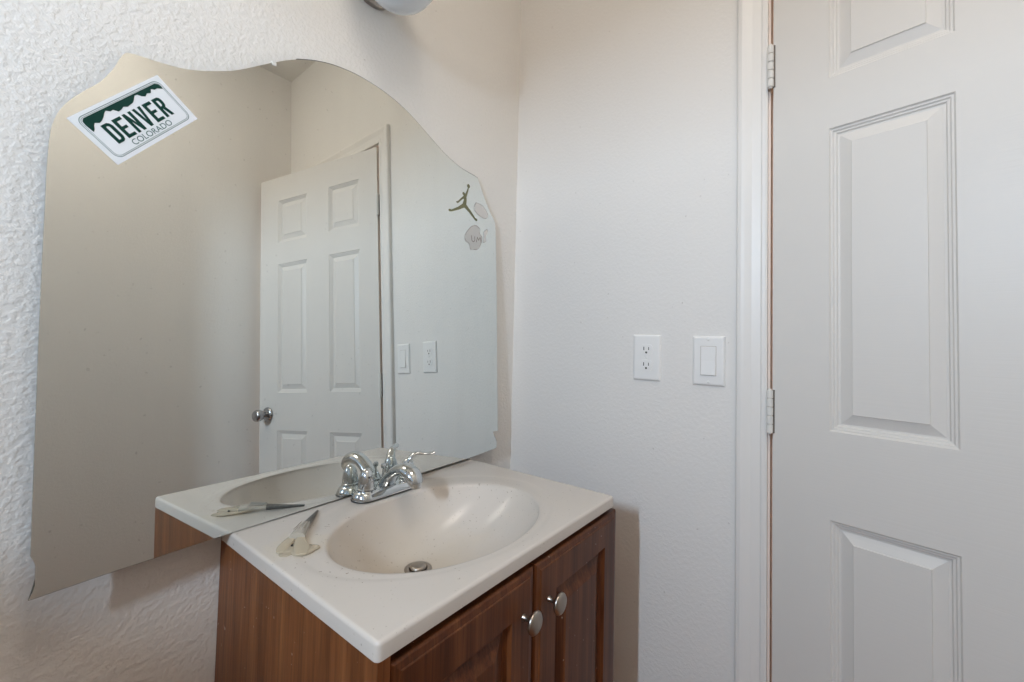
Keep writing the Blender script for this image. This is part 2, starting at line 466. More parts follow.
# ================================================================== VANITY CABINET
CX0, CX1, CYF, CTOP = -0.787, -0.197, -0.424, 0.8285
van = thing('vanity_cabinet', 'walnut brown two-door vanity cabinet under the white sink top', 'cabinet', (-0.492, -0.21, 0))
bm = NB()
box(bm, CX0, CX0+0.016, -0.4405, -0.003, 0, CTOP)
obj('side_panel', bm, M_WOOD, van)
bm = NB(); box(bm, CX1-0.016, CX1, -0.424, -0.003, 0, CTOP); obj('side_panel', bm, M_WOOD, van)
bm = NB()
box(bm, CX0+0.016, CX1-0.016, -0.424, -0.407, CTOP-0.045, CTOP)      # top rail
box(bm, CX0+0.016, CX1-0.016, -0.424, -0.407, 0.09, 0.13)            # bottom rail
box(bm, CX0+0.016, CX1-0.016, -0.365, -0.350, 0.0, 0.09)             # toe kick
box(bm, CX0+0.016, CX1-0.016, -0.407, -0.003, 0.09, 0.105)           # bottom board
box(bm, -0.52, -0.475, -0.424, -0.407, 0.13, CTOP-0.045)             # centre stile
obj('face_frame', bm, M_DARKWOOD, van)
def cab_door(x0, x1):
    z0, z1 = 0.105, 0.817
    bm = NB(); W = x1-x0; Hh = z1-z0
    s = 0.058
    pr = [(0, 0), (0.003, 0.0060), (0.009, 0.0095), (0.012, 0.0095), (0.034, 0.0015), (0.036, 0.0010)]
    outer = [(0, 0.0065), (0.001, 0.0045), (0.0035, 0.0028), (0.0115, 0.0016), (0.0125, 0.0004), (0.0140, 0.0)]
    panel_slab(bm, W, Hh, 0.018, [(s, W-s, s, Hh-s)], pr, outer=outer, back_panels=False)
    bmesh.ops.translate(bm, vec=(x0, -0.4425, z0), verts=bm.verts[:])
    return obj('door', bm, M_WOODD, van)
dl = cab_door(CX0+0.018, -0.5000)
dr = cab_door(-0.4960, CX1)
def knob(x, z, d):
    bm = NB()
    lathe(bm, [(0.0050, 0.0), (0.0050, 0.0010), (0.0036, 0.003), (0.0036, 0.015), (0.006, 0.017), (0.0155, 0.0185), (0.0170, 0.0205), (0.0170, 0.0225), (0.0150, 0.0250), (0.010, 0.0268), (0.0, 0.0275)],
          (x, -0.4424, z), (0, -1, 0), 36)
    obj('knob', bm, M_NICKEL, d, smooth=True, angle=0.9)
knob(-0.5300, 0.7540, dl); knob(-0.4600, 0.7500, dr)

# ================================================================== SINK TOP
H = 0.8494
TX0, TX1, TY0, TY1 = -0.7885, -0.2106, -0.4408, -0.0025
top = thing('sink_top', 'white cultured marble sink top with oval basin on the cabinet', 'sink', (-0.50, -0.22, CTOP))
def counter():
    bm = NB()
    cx, cy = (TX0+TX1)/2, (TY0+TY1)/2; hw, hh_ = (TX1-TX0)/2, (TY1-TY0)/2
    rc = 0.0065
    out = []
    # rounded rectangle outline, ccw, with normals
    def side(a, b, n):
        return [(a[0]+(b[0]-a[0])*i/n, a[1]+(b[1]-a[1])*i/n) for i in range(n)]
    corners = [(hw-rc, -hh_+rc, -PI/2), (hw-rc, hh_-rc, 0), (-hw+rc, hh_-rc, PI/2), (-hw+rc, -hh_+rc, PI)]
    for ci, (x, y, a0) in enumerate(corners):
        for k in range(5):
            a = a0 + PI/2*k/4; out.append((x+rc*math.cos(a), y+rc*math.sin(a), math.cos(a), math.sin(a)))
        nx, ny, na = corners[(ci+1) % 4]
        p0 = (x+rc*math.cos(a0+PI/2), y+rc*math.sin(a0+PI/2)); p1 = (nx+rc*math.cos(na), ny+rc*math.sin(na))
        n = 50 if ci % 2 else 40
        for i in range(1, n):
            out.append((p0[0]+(p1[0]-p0[0])*i/n, p0[1]+(p1[1]-p0[1])*i/n, math.cos(a0+PI/2), math.sin(a0+PI/2)))
    n = len(out)
    rings = []
    def outl(ins, z): rings.append([bm.verts.new((cx+x-nx*ins, cy+y-ny*ins, z)) for x, y, nx, ny in out])
    outl(0.02, CTOP); outl(0.0, CTOP); outl(0.0, CTOP+0.002); outl(0.0, H-0.005)
    for k in range(1, 5):
        a = PI/2*k/4; outl(0.0045*(1-math.cos(a)), H-0.005+0.005*math.sin(a))
    outl(0.006, H)
    # bowl ellipses
    bx, by, ba, bb = -0.517, -0.253, 0.205, 0.150
    ox, oy, oa, ob = -0.512, -0.236, 0.252, 0.186
    ang = [math.atan2((y-(by-cy))/bb, (x-(bx-cx))/ba) for x, y, _, _ in out]
    def ell(x0, y0, a, b, z, f=None):
        rings.append([bm.verts.new((x0+a*math.cos(t), y0+b*math.sin(t), z)) for t in ang])
    def lerp_ring(s, z):   # between the outline and the outer ellipse
        r = []
        for (x, y, nx, ny), t in zip(out, ang):
            ex, ey = ox+oa*math.cos(t), oy+ob*math.sin(t); px, py = cx+x-nx*0.006, cy+y-ny*0.006
            r.append(bm.verts.new((px+(ex-px)*s, py+(ey-py)*s, z)))
        rings.append(r)
    lerp_ring(0.5, H)
    ell(ox, oy, oa+0.003, ob+0.003, H); ell(ox, oy, oa, ob, H-0.0002); ell(ox, oy, oa-0.004, ob-0.004, H-0.0006); ell(ox, oy, oa-0.008, ob-0.008, H-0.0012); ell(ox, oy, oa-0.010, ob-0.010, H-0.0013)
    def mix(s, z):
        rings.append([bm.verts.new((((ox+(oa-.010)*math.cos(t))*(1-s)+(bx+ba*math.cos(t))*s), ((oy+(ob-.010)*math.sin(t))*(1-s)+(by+bb*math.sin(t))*s), z)) for t in ang])
    mix(0.5, H-0.0015); mix(0.80, H-0.0020); mix(0.90, H-0.0030); mix(0.96, H-0.0046); mix(1.0, H-0.0066)
    # bowl proper: from the rim down to the drain
    dx, dy, dr_, dep = -0.533, -0.204, 0.0225, 0.0965
    zt = H-0.0066; K = 34
    for k in range(1, K+1):
        s = k/K; s2 = s**1.25
        f = (1-(1-s2)**2.3)**0.95
        x0 = bx+(dx-bx)*s2; y0 = by+(dy-by)*s2
        ell(x0, y0, ba+(dr_-ba)*s2, bb+(dr_-bb)*s2, zt-dep*f)
    ell(dx, dy, dr_*0.98, dr_*0.98, zt-dep-0.010)
    for p, q in zip(rings, rings[1:]):
        for i in range(n): bm.faces.new((p[i], p[(i+1) % n], q[(i+1) % n], q[i]))
    o = obj('countertop', bm, M_MARBLE, top, smooth=True, angle=0.9)
    return dx, dy, zt-dep
ddx, ddy, ddz = counter()
bm = NB()
lathe(bm, [(0.0165, -0.012), (0.0165, 0.0002), (0.0190, 0.0012), (0.0235, 0.0010), (0.0250, -0.0002), (0.0250, -0.004)], (ddx, ddy, ddz+0.0012), (0, 0, 1), 40, False)
drn = obj('drain_flange', bm, M_NICKEL, top, smooth=True, angle=0.9)
bm = NB(); lathe(bm, [(0.0, -0.011), (0.0163, -0.011)], (ddx, ddy, ddz+0.001), (0, 0, 1), 32, False)
obj('drain_pipe', bm, M_BLACK, drn)
bm = NB()
lathe(bm, [(0.0, 0.0068), (0.008, 0.0064), (0.0130, 0.0050), (0.0150, 0.0028), (0.0150, 0.0010), (0.012, 0.0), (0.005, -0.001), (0.005, -0.010)], (ddx, ddy, ddz+0.002), (0, 0, 1), 36)
obj('stopper', bm, M_NICKEL, drn, smooth=True, angle=0.9)

# ================================================================== FAUCET
FX, FY = -0.5080, -0.0715
fz = H + 0.0002
fau = thing('faucet', 'chrome two-handle faucet at the back of the sink, touching the mirror', 'faucet', (FX, FY, fz))
def stadium(bm, hx, hy, z, n=14):
    vs = []
    for k in range(n+1):
        a = -PI/2 + PI*k/n; vs.append(bm.verts.new((FX+hx-hy+hy*math.cos(a), FY+hy*math.sin(a), z)))
    for k in range(n+1):
        a = PI/2 + PI*k/n; vs.append(bm.verts.new((FX-hx+hy+hy*math.cos(a), FY+hy*math.sin(a), z)))
    return vs
bm = NB()
levels = [(0.0785, 0.0255, 0.0), (0.0785, 0.0255, 0.0035), (0.077, 0.0240, 0.0075), (0.0745, 0.0215, 0.0125), (0.0725, 0.0190, 0.0150), (0.069, 0.0150, 0.0160)]
rs = [stadium(bm, a, b, fz+c) for a, b, c in levels]
for p, q in zip(rs, rs[1:]):
    for i in range(len(p)): bm.faces.new((p[i], p[(i+1) % len(p)], q[(i+1) % len(p)], q[i]))
bm.faces.new(rs[0][::-1]); bm.faces.new(rs[-1])
obj('base_plate', bm, M_CHROME, fau, smooth=True, angle=0.7)
bm = NB()
vs0 = stadium(bm, 0.0800, 0.0262, fz); vs1 = stadium(bm, 0.0800, 0.0262, fz+0.0012)
for i in range(len(vs0)): bm.faces.new((vs0[i], vs0[(i+1) % len(vs0)], vs1[(i+1) % len(vs0)], vs1[i]))
bm.faces.new(vs1)
obj('gasket', bm, M_BLACK, fau)
# spout: broad low arc over the basin
bm = NB()
sweep(bm, [(FX, FY+0.008, fz+0.010, 0.0185, 0.015), (FX, FY-0.002, fz+0.024, 0.0180, 0.0140), (FX, FY-0.018, fz+0.040, 0.0165, 0.0120),
           (FX, FY-0.038, fz+0.052, 0.0165, 0.0120), (FX, FY-0.058, fz+0.056, 0.0180, 0.0135), (FX, FY-0.076, fz+0.051, 0.0185, 0.0145),
           (FX, FY-0.087, fz+0.041, 0.0165, 0.0125), (FX, FY-0.091, fz+0.033, 0.0135, 0.0105)], 28, 8)
sp = obj('spout', bm, M_CHROME, fau, smooth=True, angle=1.0)
bm = NB(); lathe(bm, [(0.0, -0.001), (0.0095, -0.001), (0.0105, 0.0015), (0.0105, 0.010)], (FX, FY-0.0915, fz+0.0285), (0, 0.10, 1), 28)
obj('aerator', bm, M_CHROME, sp, smooth=True, angle=0.8)
# pop-up rod
bm = NB(); lathe(bm, [(0.0022, 0.0), (0.0022, 0.034), (0.005, 0.036), (0.0058, 0.040), (0.0045, 0.044), (0.0, 0.045)], (FX, FY+0.016, fz+0.010), (0, 0, 1), 18)
obj('lift_rod', bm, M_CHROME, fau, smooth=True, angle=0.8)
def fhandle(sx):
    hx = FX + sx*0.0510; hy = FY
    bm = NB()
    lathe(bm, [(0.0205, 0.010), (0.0195, 0.015), (0.0180, 0.0175)], (hx, hy, fz), (0, 0, 1), 32)
    obj('escutcheon', bm, M_CHROME, fau, smooth=True, angle=0.7)
    bm = NB()
    lathe(bm, [(0.0160, 0.0175), (0.0172, 0.0185), (0.0172, 0.0208), (0.0160, 0.0218), (0.0158, 0.027), (0.0150, 0.036), (0.0130, 0.045), (0.0100, 0.0525), (0.0060, 0.0575), (0.0, 0.0595)], (hx, hy, fz), (0, 0, 1), 32)
    h = obj('handle', bm, M_CHROME, fau, smooth=True, angle=0.7)
    if sx < 0:      # this handle has lost its lever: only the screw hole is left
        bm = NB(); nn = V((-0.22, -0.90, 0.36)).normalized()
        lathe(bm, [(0.0, 0.0004), (0.0022, 0.0004), (0.0022, -0.002)], (hx-0.0030, hy-0.0128, fz+0.0435), nn, 14)
        obj('screw_hole', bm, M_BLACK, h)
        return
    d = V((sx*0.78, -0.62, 0)).normalized()
    bm = NB()
    def q(s, z, w_, t):
        p = V((hx, hy, fz)) + d*s; return (p.x, p.y, fz+z, w_, t)
    sweep(bm, [q(-0.008, 0.040, 0.008, 0.006), q(0.000, 0.051, 0.0105, 0.0070), q(0.009, 0.0635, 0.0085, 0.0050), q(0.020, 0.0690, 0.0066, 0.0038), q(0.036, 0.0670, 0.0064, 0.0034), q(0.049, 0.0670, 0.0078, 0.0036), q(0.058, 0.0700, 0.0060, 0.0030)], 18, 8)
    obj('lever', bm, M_CHROME, h, smooth=True, angle=1.0)
fhandle(-1); fhandle(1)

# ================================================================== MIRROR (leans on the sink top)
MN = V((0.01112062, -0.99907318, 0.04158262)); MEX = V((0.99993806, 0.01113024, 0)); MEZ = V((-0.00046282, 0.041580, 0.99913507))
MO = V((-0.4, -0.04293338, 0.84943227))
mir_m = Matrix((MEX, -MN, MEZ)).transposed()      # local x right, y into the wall, z up
OUT = [(-0.6066, 0.0451), (-0.6099, 0.2966), (-0.6103, 0.3477), (-0.6109, 0.4068), (-0.6110, 0.4755), (-0.6113, 0.5275), (-0.6103, 0.5694), (-0.6082, 0.5866), (-0.6034, 0.6047), (-0.5951, 0.6217), (-0.582, 0.6413), (-0.5659, 0.6631), (-0.5542, 0.6867), (-0.5473, 0.7065), (-0.5422, 0.7165), (-0.5358, 0.7201), (-0.5236, 0.7221), (-0.4949, 0.7258), (-0.4642, 0.7335), (-0.4244, 0.7522), (-0.3959, 0.7697), (-0.3477, 0.8074), (-0.3136, 0.8321), (-0.289, 0.8459), (-0.2579, 0.8593), (-0.2191, 0.8703), (-0.1643, 0.8761), (-0.0966, 0.8708), (-0.0362, 0.8544), (0.0299, 0.8230), (0.0838, 0.7975), (0.1421, 0.7800), (0.2025, 0.7745), (0.2133, 0.7664), (0.2357, 0.7267), (0.2614, 0.6897), (0.2824, 0.6652), (0.2862, 0.6363), (0.2872, 0.5979), (0.2883, 0.4947), (0.2890, 0.3488), (0.2891, 0.0601), (0.2673, 0.0620), (0.2834, 0.0329), (0.2832, 0.0140), (0.1847, 0.0085), (-0.3871, 0.0012), (-0.397, 0.0010), (-0.54, -0.0030), (-0.6061, -0.0061), (-0.6025, 0.0046), (-0.6015, 0.01), (-0.6020, 0.0328), (-0.6045, 0.0412)]
SMOOTH0, SMOOTH1 = 4, 38
pts = OUT[:SMOOTH0] + [tuple(p) for p in catmull([list(p) for p in OUT[SMOOTH0:SMOOTH1]], 5)] + OUT[SMOOTH1:]
mirr = bpy.data.objects.new('wall_mirror', None); C.objects.link(mirr)
mirr.matrix_world = Matrix.Translation(MO) @ mir_m.to_4x4()
tag(mirr, 'large frameless scalloped-edge mirror leaning on wall behind the sink', 'mirror')
def poly_prism(bm, poly, y0, y1, mi=0, side=0, back=None):
    a = [bm.verts.new((x, y0, z)) for x, z in poly]; b = [bm.verts.new((x, y1, z)) for x, z in poly]
    f = bm.faces.new(a); f.material_index = mi
    f = bm.faces.new(b[::-1]); f.material_index = mi if back is None else back
    for i in range(len(poly)):
        j = (i+1) % len(poly); f = bm.faces.new((a[i], b[i], b[j], a[j])); f.material_index = side
bm = NB(); poly_prism(bm, pts, 0.0, 0.0045, 0, 1, 2)
mg = obj('glass_pane', bm, [M_MIRROR, M_GEDGE, M_MBACK], mirr, local=True)
bk = []  # dark outline behind the glass, widest along the right and top
for i_ in range(len(pts)):
    p0_, p1_, p2_ = V(pts[i_-1]), V(pts[i_]), V(pts[(i_+1) % len(pts)])
    t_ = (p2_-p0_).normalized(); nrm = V((-t_.y, t_.x))
    g2_ = 0.0022 if p1_.x > -0.30 and p1_.y > 0.03 else 0.0010 if p1_.y < 0.02 else -0.0030
    bk.append((p1_.x+nrm.x*g2_, p1_.y+nrm.y*g2_))
bk = [(x, max(z, 0.0003)) if -0.40 < x < 0.27 and z < 0.02 else (x, z) for x, z in bk]
bm = NB(); poly_prism(bm, bk, 0.0016, 0.0050); obj('backing', bm, plain('dark_mirror_edge', (0.10, 0.095, 0.085), 0.6), mirr, local=True)
# little clear clip on the top edge
bm = NB(); box(bm, -0.3445, -0.3365, -0.0016, 0.0046, 0.8060, 0.8140); bevel(bm, 0.001)
obj('mirror_clip', bm, plain('clip_plastic', (0.75, 0.74, 0.70), 0.2), mirr, local=True)

# ------------------------------------------------------------------ stickers on the mirror
def on_mirror(name, label, cat, lx, lz, rot=0.0, off=0.0006, group=None):
    o = bpy.data.objects.new(name, None); C.objects.link(o)
    o.matrix_world = Matrix.Translation(MO + MEX*lx + MEZ*lz + MN*off) @ mir_m.to_4x4() @ Matrix.Rotation(rot, 4, 'Y')
    return tag(o, label, cat, group)
def polys(polys_, y0, y1, m, name, parent):
    bm = NB()
    for p in polys_: poly_prism(bm, p, y0, y1)
    return obj(name, bm, m, parent, local=True)
PW, PH = 0.1395, 0.0690
ang = math.atan2(0.7059-0.598, -0.5036+0.5965)
plate = on_mirror('licence_plate_sticker', 'small white and green Denver Colorado licence plate sticker on mirror', 'sticker', -0.5965, 0.598, -ang)
def uv(u, v): return (u*PW, -v*PH)
def rr(u0, u1, v0, v1, r, n=6):   # rounded rectangle in metres
    x0, x1, z0, z1 = u0*PW, u1*PW, -v1*PH, -v0*PH; o = []
    for cx_, cz_, a0 in ((x1-r, z0+r, -PI/2), (x1-r, z1-r, 0), (x0+r, z1-r, PI/2), (x0+r, z0+r, PI)):
        for k in range(n+1):
            a = a0+PI/2*k/n; o.append((cx_+r*math.cos(a), cz_+r*math.sin(a)))
    return o
polys([[uv(0, 1), uv(1, 1), uv(1, 0), uv(0, 0)]], 0.0, 0.0004, M_DECAL, 'backing', plate)
bm = NB()
for (o1, o2) in ((rr(.046, .956, .065, .925, .0085), rr(.051, .951, .076, .914, .0079)), (rr(.060, .942, .092, .898, .0070), rr(.0635, .9385, .0995, .8905, .0066))):
    a = [bm.verts.new((x, -0.00015, z)) for x, z in o1]; b = [bm.verts.new((x, -0.00015, z)) for x, z in o2]
    for i in range(len(a)): bm.faces.new((a[i], a[(i+1) % len(a)], b[(i+1) % len(a)], b[i]))
obj('border_line', bm, M_LINE, plate, local=True)
ridge = [(.078, .37), (.105, .335), (.125, .285), (.15, .25), (.185, .285), (.215, .27), (.25, .235), (.285, .185), (.315, .155), (.345, .20), (.375, .195), (.405, .26), (.44, .25), (.475, .225), (.51, .255), (.545, .245), (.58, .235), (.61, .20), (.645, .145), (.675, .150), (.70, .205), (.73, .235), (.765, .20), (.80, .225), (.83, .165), (.86, .205), (.89, .20), (.935, .25)]
gp = [uv(u, v) for u, v in ridge] + [uv(.938, .20), uv(.932, .15), uv(.905, .11), uv(.105, .11), uv(.078, .15), uv(.072, .22)]
polys([gp], -0.00030, 0.0, M_GREEN, 'mountain_band', plate)
# DENVER in heavy condensed capitals, each letter in a unit box
LT = {
 'D': ([[(0, 0), (.34, 0), (.34, .14), (.34, .86), (.34, 1), (0, 1)], [(.34, 0), (.66, 0), (.88, .07), (1, .22), (1, .78), (.88, .93), (.66, 1), (.34, 1), (.34, .86), (.56, .86), (.66, .80), (.66, .20), (.56, .14), (.34, .14)]]),
 'E': ([[(0, 0), (1, 0), (1, .15), (.36, .15), (.36, .43), (.88, .43), (.88, .57), (.36, .57), (.36, .85), (1, .85), (1, 1), (0, 1)]]),
 'N': ([[(0, 0), (.32, 0), (.32, .58), (.68, 0), (1, 0), (1, 1), (.68, 1), (.68, .42), (.32, 1), (0, 1)]]),
 'V': ([[(.33, 0), (.67, 0), (1, 1), (.68, 1), (.5, .32), (.32, 1), (0, 1)]]),
 'R': ([[(0, 0), (.34, 0), (.34, .42), (.42, .42), (.66, 0), (1, 0), (.74, .46), (.90, .53), (.97, .66), (.97, .82), (.88, .94), (.68, 1), (.34, 1), (.34, .86), (.54, .86), (.64, .80), (.64, .62), (.54, .56), (.34, .56), (.34, .86), (.34, 1), (0, 1)]]),
}
LT['R'] = [[(0, 0), (.34, 0), (.34, 1), (0, 1)], [(.34, .86), (.54, .86), (.63, .80), (.63, .62), (.54, .56), (.34, .56), (.34, .42), (.40, .42), (.66, 0), (1, 0), (.74, .46), (.90, .53), (.97, .66), (.97, .82), (.88, .94), (.68, 1), (.34, 1)]]
u = .165; lw = .093; gap = .0225; ps = []
for ch in 'DENVER':
    for p in LT[ch]:
        ps.append([(((u + lw*x))*PW, -(.715 - .385*y)*PH) for x, y in p])
    u += lw + gap
polys(ps, -0.00032, 0.0, M_GREEN, 'city_lettering', plate)
def text_mesh(body, size, name, m, parent, x, z, y, sx=1.0, align='CENTER', bold=0.0):
    cu = bpy.data.curves.new(name, 'FONT'); cu.body = body; cu.size = size; cu.align_x = align; cu.offset = bold; cu.extrude = 0.00005
    tmp = bpy.data.objects.new('tmp', cu); C.objects.link(tmp)
    dg = bpy.context.evaluated_depsgraph_get()
    me = bpy.data.meshes.new_from_object(tmp.evaluated_get(dg)); me.name = name
    bpy.data.objects.remove(tmp)
    me.transform(Matrix(((sx, 0, 0, x), (0, 0, -1, y), (0, 1, 0, z), (0, 0, 0, 1))))
    me.materials.clear(); me.materials.append(m)
    o = bpy.data.objects.new(name, me); C.objects.link(o); o.parent = parent; return o
text_mesh('COLORADO', 0.0108, 'state_lettering', M_LINE, plate, PW*.505, -PH*.862, -0.0002, 1.08, bold=0.0)

# jumping figure decal
def strokes(bm, chain, y0, y1):
    for (x0, z0, r0), (x1, z1, r1) in zip(chain, chain[1:]):
        d = V((x1-x0, z1-z0)); L = d.length; a0 = math.atan2(d.y, d.x); p = []
        for k in range(9):
            a = a0 - PI/2 + PI*k/8; p.append((x1+r1*math.cos(a), z1+r1*math.sin(a)))
        for k in range(9):
            a = a0 + PI/2 + PI*k/8; p.append((x0+r0*math.cos(a), z0+r0*math.sin(a)))
        poly_prism(bm, p, y0, y1)
        y0 -= 0.00001
jx, jz = 0.155, 0.695
fig = bpy.data.objects.new
bm = NB()
def rel(c): return [(x-jx, z-jz, r) for x, z, r in c]
strokes(bm, rel([(0.1711, 0.7385, .0052), (0.1708, 0.7390, .0052)]), 0, 0.0004)
strokes(bm, rel([(0.1705, 0.7340, .0016), (0.1668, 0.7237, .0024), (0.1600, 0.7090, .0036)]), 0, 0.0004)
strokes(bm, rel([(0.1515, 0.7125, .0042), (0.1528, 0.7118, .0042)]), -.00002, 0.0004)
strokes(bm, rel([(0.1570, 0.7080, .0050), (0.1580, 0.6960, .0050), (0.1545, 0.6830, .0066)]), -.00004, 0.0004)
strokes(bm, rel([(0.1530, 0.7035, .0032), (0.1431, 0.6958, .0024), (0.1290, 0.6825, .0020), (0.1265, 0.6830, .0024)]), -.00006, 0.0004)
strokes(bm, rel([(0.1540, 0.6815, .0058), (0.1330, 0.6680, .0040), (0.1060, 0.6545, .0025), (0.0990, 0.6540, .0034)]), -.00008, 0.0004)
strokes(bm, rel([(0.1550, 0.6815, .0058), (0.1750, 0.6700, .0042), (0.1960, 0.6540, .0026), (0.2020, 0.6525, .0036)]), -.0001, 0.0004)
o = obj('jumping_player_sticker', bm, M_OLIVE, None, local=True)
o.matrix_world = Matrix.Translation(MO + MEX*jx + MEZ*jz + MN*0.0006) @ mir_m.to_4x4()
tag(o, 'olive silhouette sticker of a leaping ball player on mirror', 'sticker')

def flat_sticker(name, poly, m, label, rim=True):
    cx_ = sum(p[0] for p in poly)/len(poly); cz_ = sum(p[1] for p in poly)/len(poly)
    P = [tuple(p) for p in catmull([[p[0]-cx_, p[1]-cz_] for p in poly + [poly[0]]], 4)][:-1]
    t = on_mirror(name, label, 'sticker', cx_, cz_)
    polys([P], 0.0, 0.0004, m, 'backing', t)
    bm = NB(); a = [bm.verts.new((x, -0.0001, z)) for x, z in P]; b = [bm.verts.new((x*.93, -0.0001, z*.93)) for x, z in P]
    for i in range(len(P)):
        j = (i+1) % len(P)
        if math.sin(i*0.9)+math.sin(i*.37) > -0.7: bm.faces.new((a[i], a[j], b[j], b[i]))
    obj('outline', bm, M_RIM, t, local=True)
    return t, cx_, cz_
flat_sticker('oval_sticker', [(0.1993, 0.7013), (0.2271, 0.7000), (0.2441, 0.6885), (0.2527, 0.6752), (0.241, 0.6647), (0.2212, 0.6656), (0.2018, 0.6721), (0.1921, 0.6839)], M_PALED, 'faded pinkish oval sticker right of the leaping player sticker')
t, cx_, cz_ = flat_sticker('flower_sticker', [(0.1695, 0.6184), (0.1827, 0.6305), (0.2016, 0.6366), (0.2181, 0.6291), (0.2152, 0.6172), (0.2263, 0.6082), (0.2206, 0.5883), (0.2093, 0.5712), (0.1903, 0.5659), (0.177, 0.5653), (0.1719, 0.5789), (0.1579, 0.5852), (0.1549, 0.5972), (0.1616, 0.6094)], M_GREYD, 'faded grey flower-shaped sticker with UM lettering below leaping player sticker')
bm = NB()
def sub(c, r): return [(x-cx_, z-cz_, r) for x, z in c]
strokes(bm, sub([(0.1809, 0.6036), (0.1830, 0.5906), (0.1890, 0.5876), (0.1950, 0.5927), (0.1942, 0.6033)], .0009), -0.0003, 0)
strokes(bm, sub([(0.2013, 0.590), (0.2057, 0.604), (0.2105, 0.5964), (0.2168, 0.6061), (0.2213, 0.592)], .0009), -0.0003, 0)
obj('lettering', bm, M_INK, t, local=True)
flat_sticker('torn_sticker_scrap', [(0.2321, 0.6245), (0.2465, 0.6361), (0.2499, 0.6284), (0.2405, 0.6111), (0.2433, 0.6002), (0.229, 0.5937), (0.2337, 0.6097)], M_PALED, 'thin torn scrap of sticker right of the flower sticker')

# ================================================================== OUTLET AND SWITCH on the right wall
def cover_plate(bm, y0, z0, w_=0.070, h_=0.114, th=0.0058):
    # y decreases away from the corner
    a = [(-0.0002, 0), (-0.0020, 0.0), (-th+0.0015, 0.0016), (-th+0.0003, 0.0038), (-th, 0.0060)]
    rings = []
    for x, ins in a:
        rings.append([bm.verts.new((x, y0-ins, z0-ins)), bm.verts.new((x, y0-w_+ins, z0-ins)), bm.verts.new((x, y0-w_+ins, z0-h_+ins)), bm.verts.new((x, y0-ins, z0-h_+ins))])
    for p, q in zip(rings, rings[1:]):
        for i in range(4): bm.faces.new((p[i], p[(i+1) % 4], q[(i+1) % 4], q[i]))
    bm.faces.new(rings[0]); bm.faces.new(rings[-1])
OY, OZ = -0.3930, 1.1912
out_ = thing('electrical_outlet', 'white double electrical outlet on wall nearer the mirror', 'outlet', (0, OY-.035, OZ-.057))
bm = NB(); cover_plate(bm, OY, OZ); obj('cover_plate', bm, M_PLASTIC, out_)
for k in (0.0195, -0.0195):
    zc = OZ-0.057+k; yc = OY-0.035
    bm = NB(); pr_ = []
    for i in range(28):
        a = 2*PI*i/28; yy = 0.0172*math.cos(a); zz = 0.0172*math.sin(a); zz = max(-0.0135, min(0.0135, zz)); pr_.append((yy, zz))
    a = [bm.verts.new((-0.0056, yc+y, zc+z)) for y, z in pr_]; b = [bm.verts.new((-0.0070, yc+y*.98, zc+z*.98)) for y, z in pr_]
    for i in range(28): bm.faces.new((a[i], a[(i+1) % 28], b[(i+1) % 28], b[i]))
    bm.faces.new(b)
    rcp = obj('receptacle', bm, M_PLASTIC, out_)
    bm = NB()
    box(bm, -0.0073, -0.0069, yc+0.0052, yc+0.0072, zc-0.001, zc+0.0075)
    box(bm, -0.0073, -0.0069, yc-0.0070, yc-0.0053, zc-0.0005, zc+0.0068)
    lathe(bm, [(0.0, 0.0), (0.0026, 0.0), (0.0026, 0.0004)], (-0.0073, yc, zc-0.0068), (1, 0, 0), 14)
    obj('slots', bm, M_SLOT, rcp)
bm = NB(); lathe(bm, [(0.0, 0.0012), (0.002, 0.001), (0.003, 0.0)], (-0.0057, OY-0.035, OZ-0.057), (-1, 0, 0), 16); obj('screw', bm, M_PLASTIC, out_, smooth=True)

SY, SZ = -0.5387, 1.1899
sw = thing('light_switch', 'white rocker light switch on wall beside the door casing', 'light switch', (0, SY-.035, SZ-.057))
bm = NB(); cover_plate(bm, SY, SZ); obj('cover_plate', bm, M_PLASTIC, sw)
bm = NB(); yc, zc = SY-0.035, SZ-0.057
box(bm, -0.0059, -0.0054, yc-0.0172, yc+0.0172, zc-0.0340, zc+0.0340)
obj('gap', bm, plain('switch_gap', (0.55, 0.51, 0.47), 0.6), sw)
bm = NB()
hw_ = 0.0160; zz = 0.0328
v = [(-0.0060, yc+hw_, zc-zz), (-0.0060, yc-hw_, zc-zz), (-0.0060, yc-hw_, zc+zz), (-0.0060, yc+hw_, zc+zz)]
f = [(-0.0098, yc+hw_-.0006, zc-zz+.0006), (-0.0098, yc-hw_+.0006, zc-zz+.0006), (-0.0072, yc-hw_+.0006, zc), (-0.0072, yc+hw_-.0006, zc)]
g_ = [(-0.0066, yc-hw_+.0006, zc+zz-.0006), (-0.0066, yc+hw_-.0006, zc+zz-.0006)]
vv = [bm.verts.new(p) for p in v]; ff = [bm.verts.new(p) for p in f]; gg = [bm.verts.new(p) for p in g_]
bm.faces.new((ff[0], ff[1], ff[2], ff[3])); bm.faces.new((ff[3], ff[2], gg[0], gg[1]))
bm.faces.new((vv[0], vv[1], ff[1], ff[0])); bm.faces.new((vv[2], vv[3], gg[1], gg[0]))
bm.faces.new((vv[1], vv[2], gg[0], ff[2], ff[1])); bm.faces.new((vv[3], vv[0], ff[0], ff[3], gg[1]))
obj('rocker', bm, M_PLASTIC, sw)
for s in (1, -1):
    bm = NB(); lathe(bm, [(0.0, 0.0010), (0.002, 0.0008), (0.003, 0.0)], (-0.0057, yc, zc+s*0.0485), (-1, 0, 0), 16); obj('screw', bm, M_PLASTIC, sw, smooth=True)

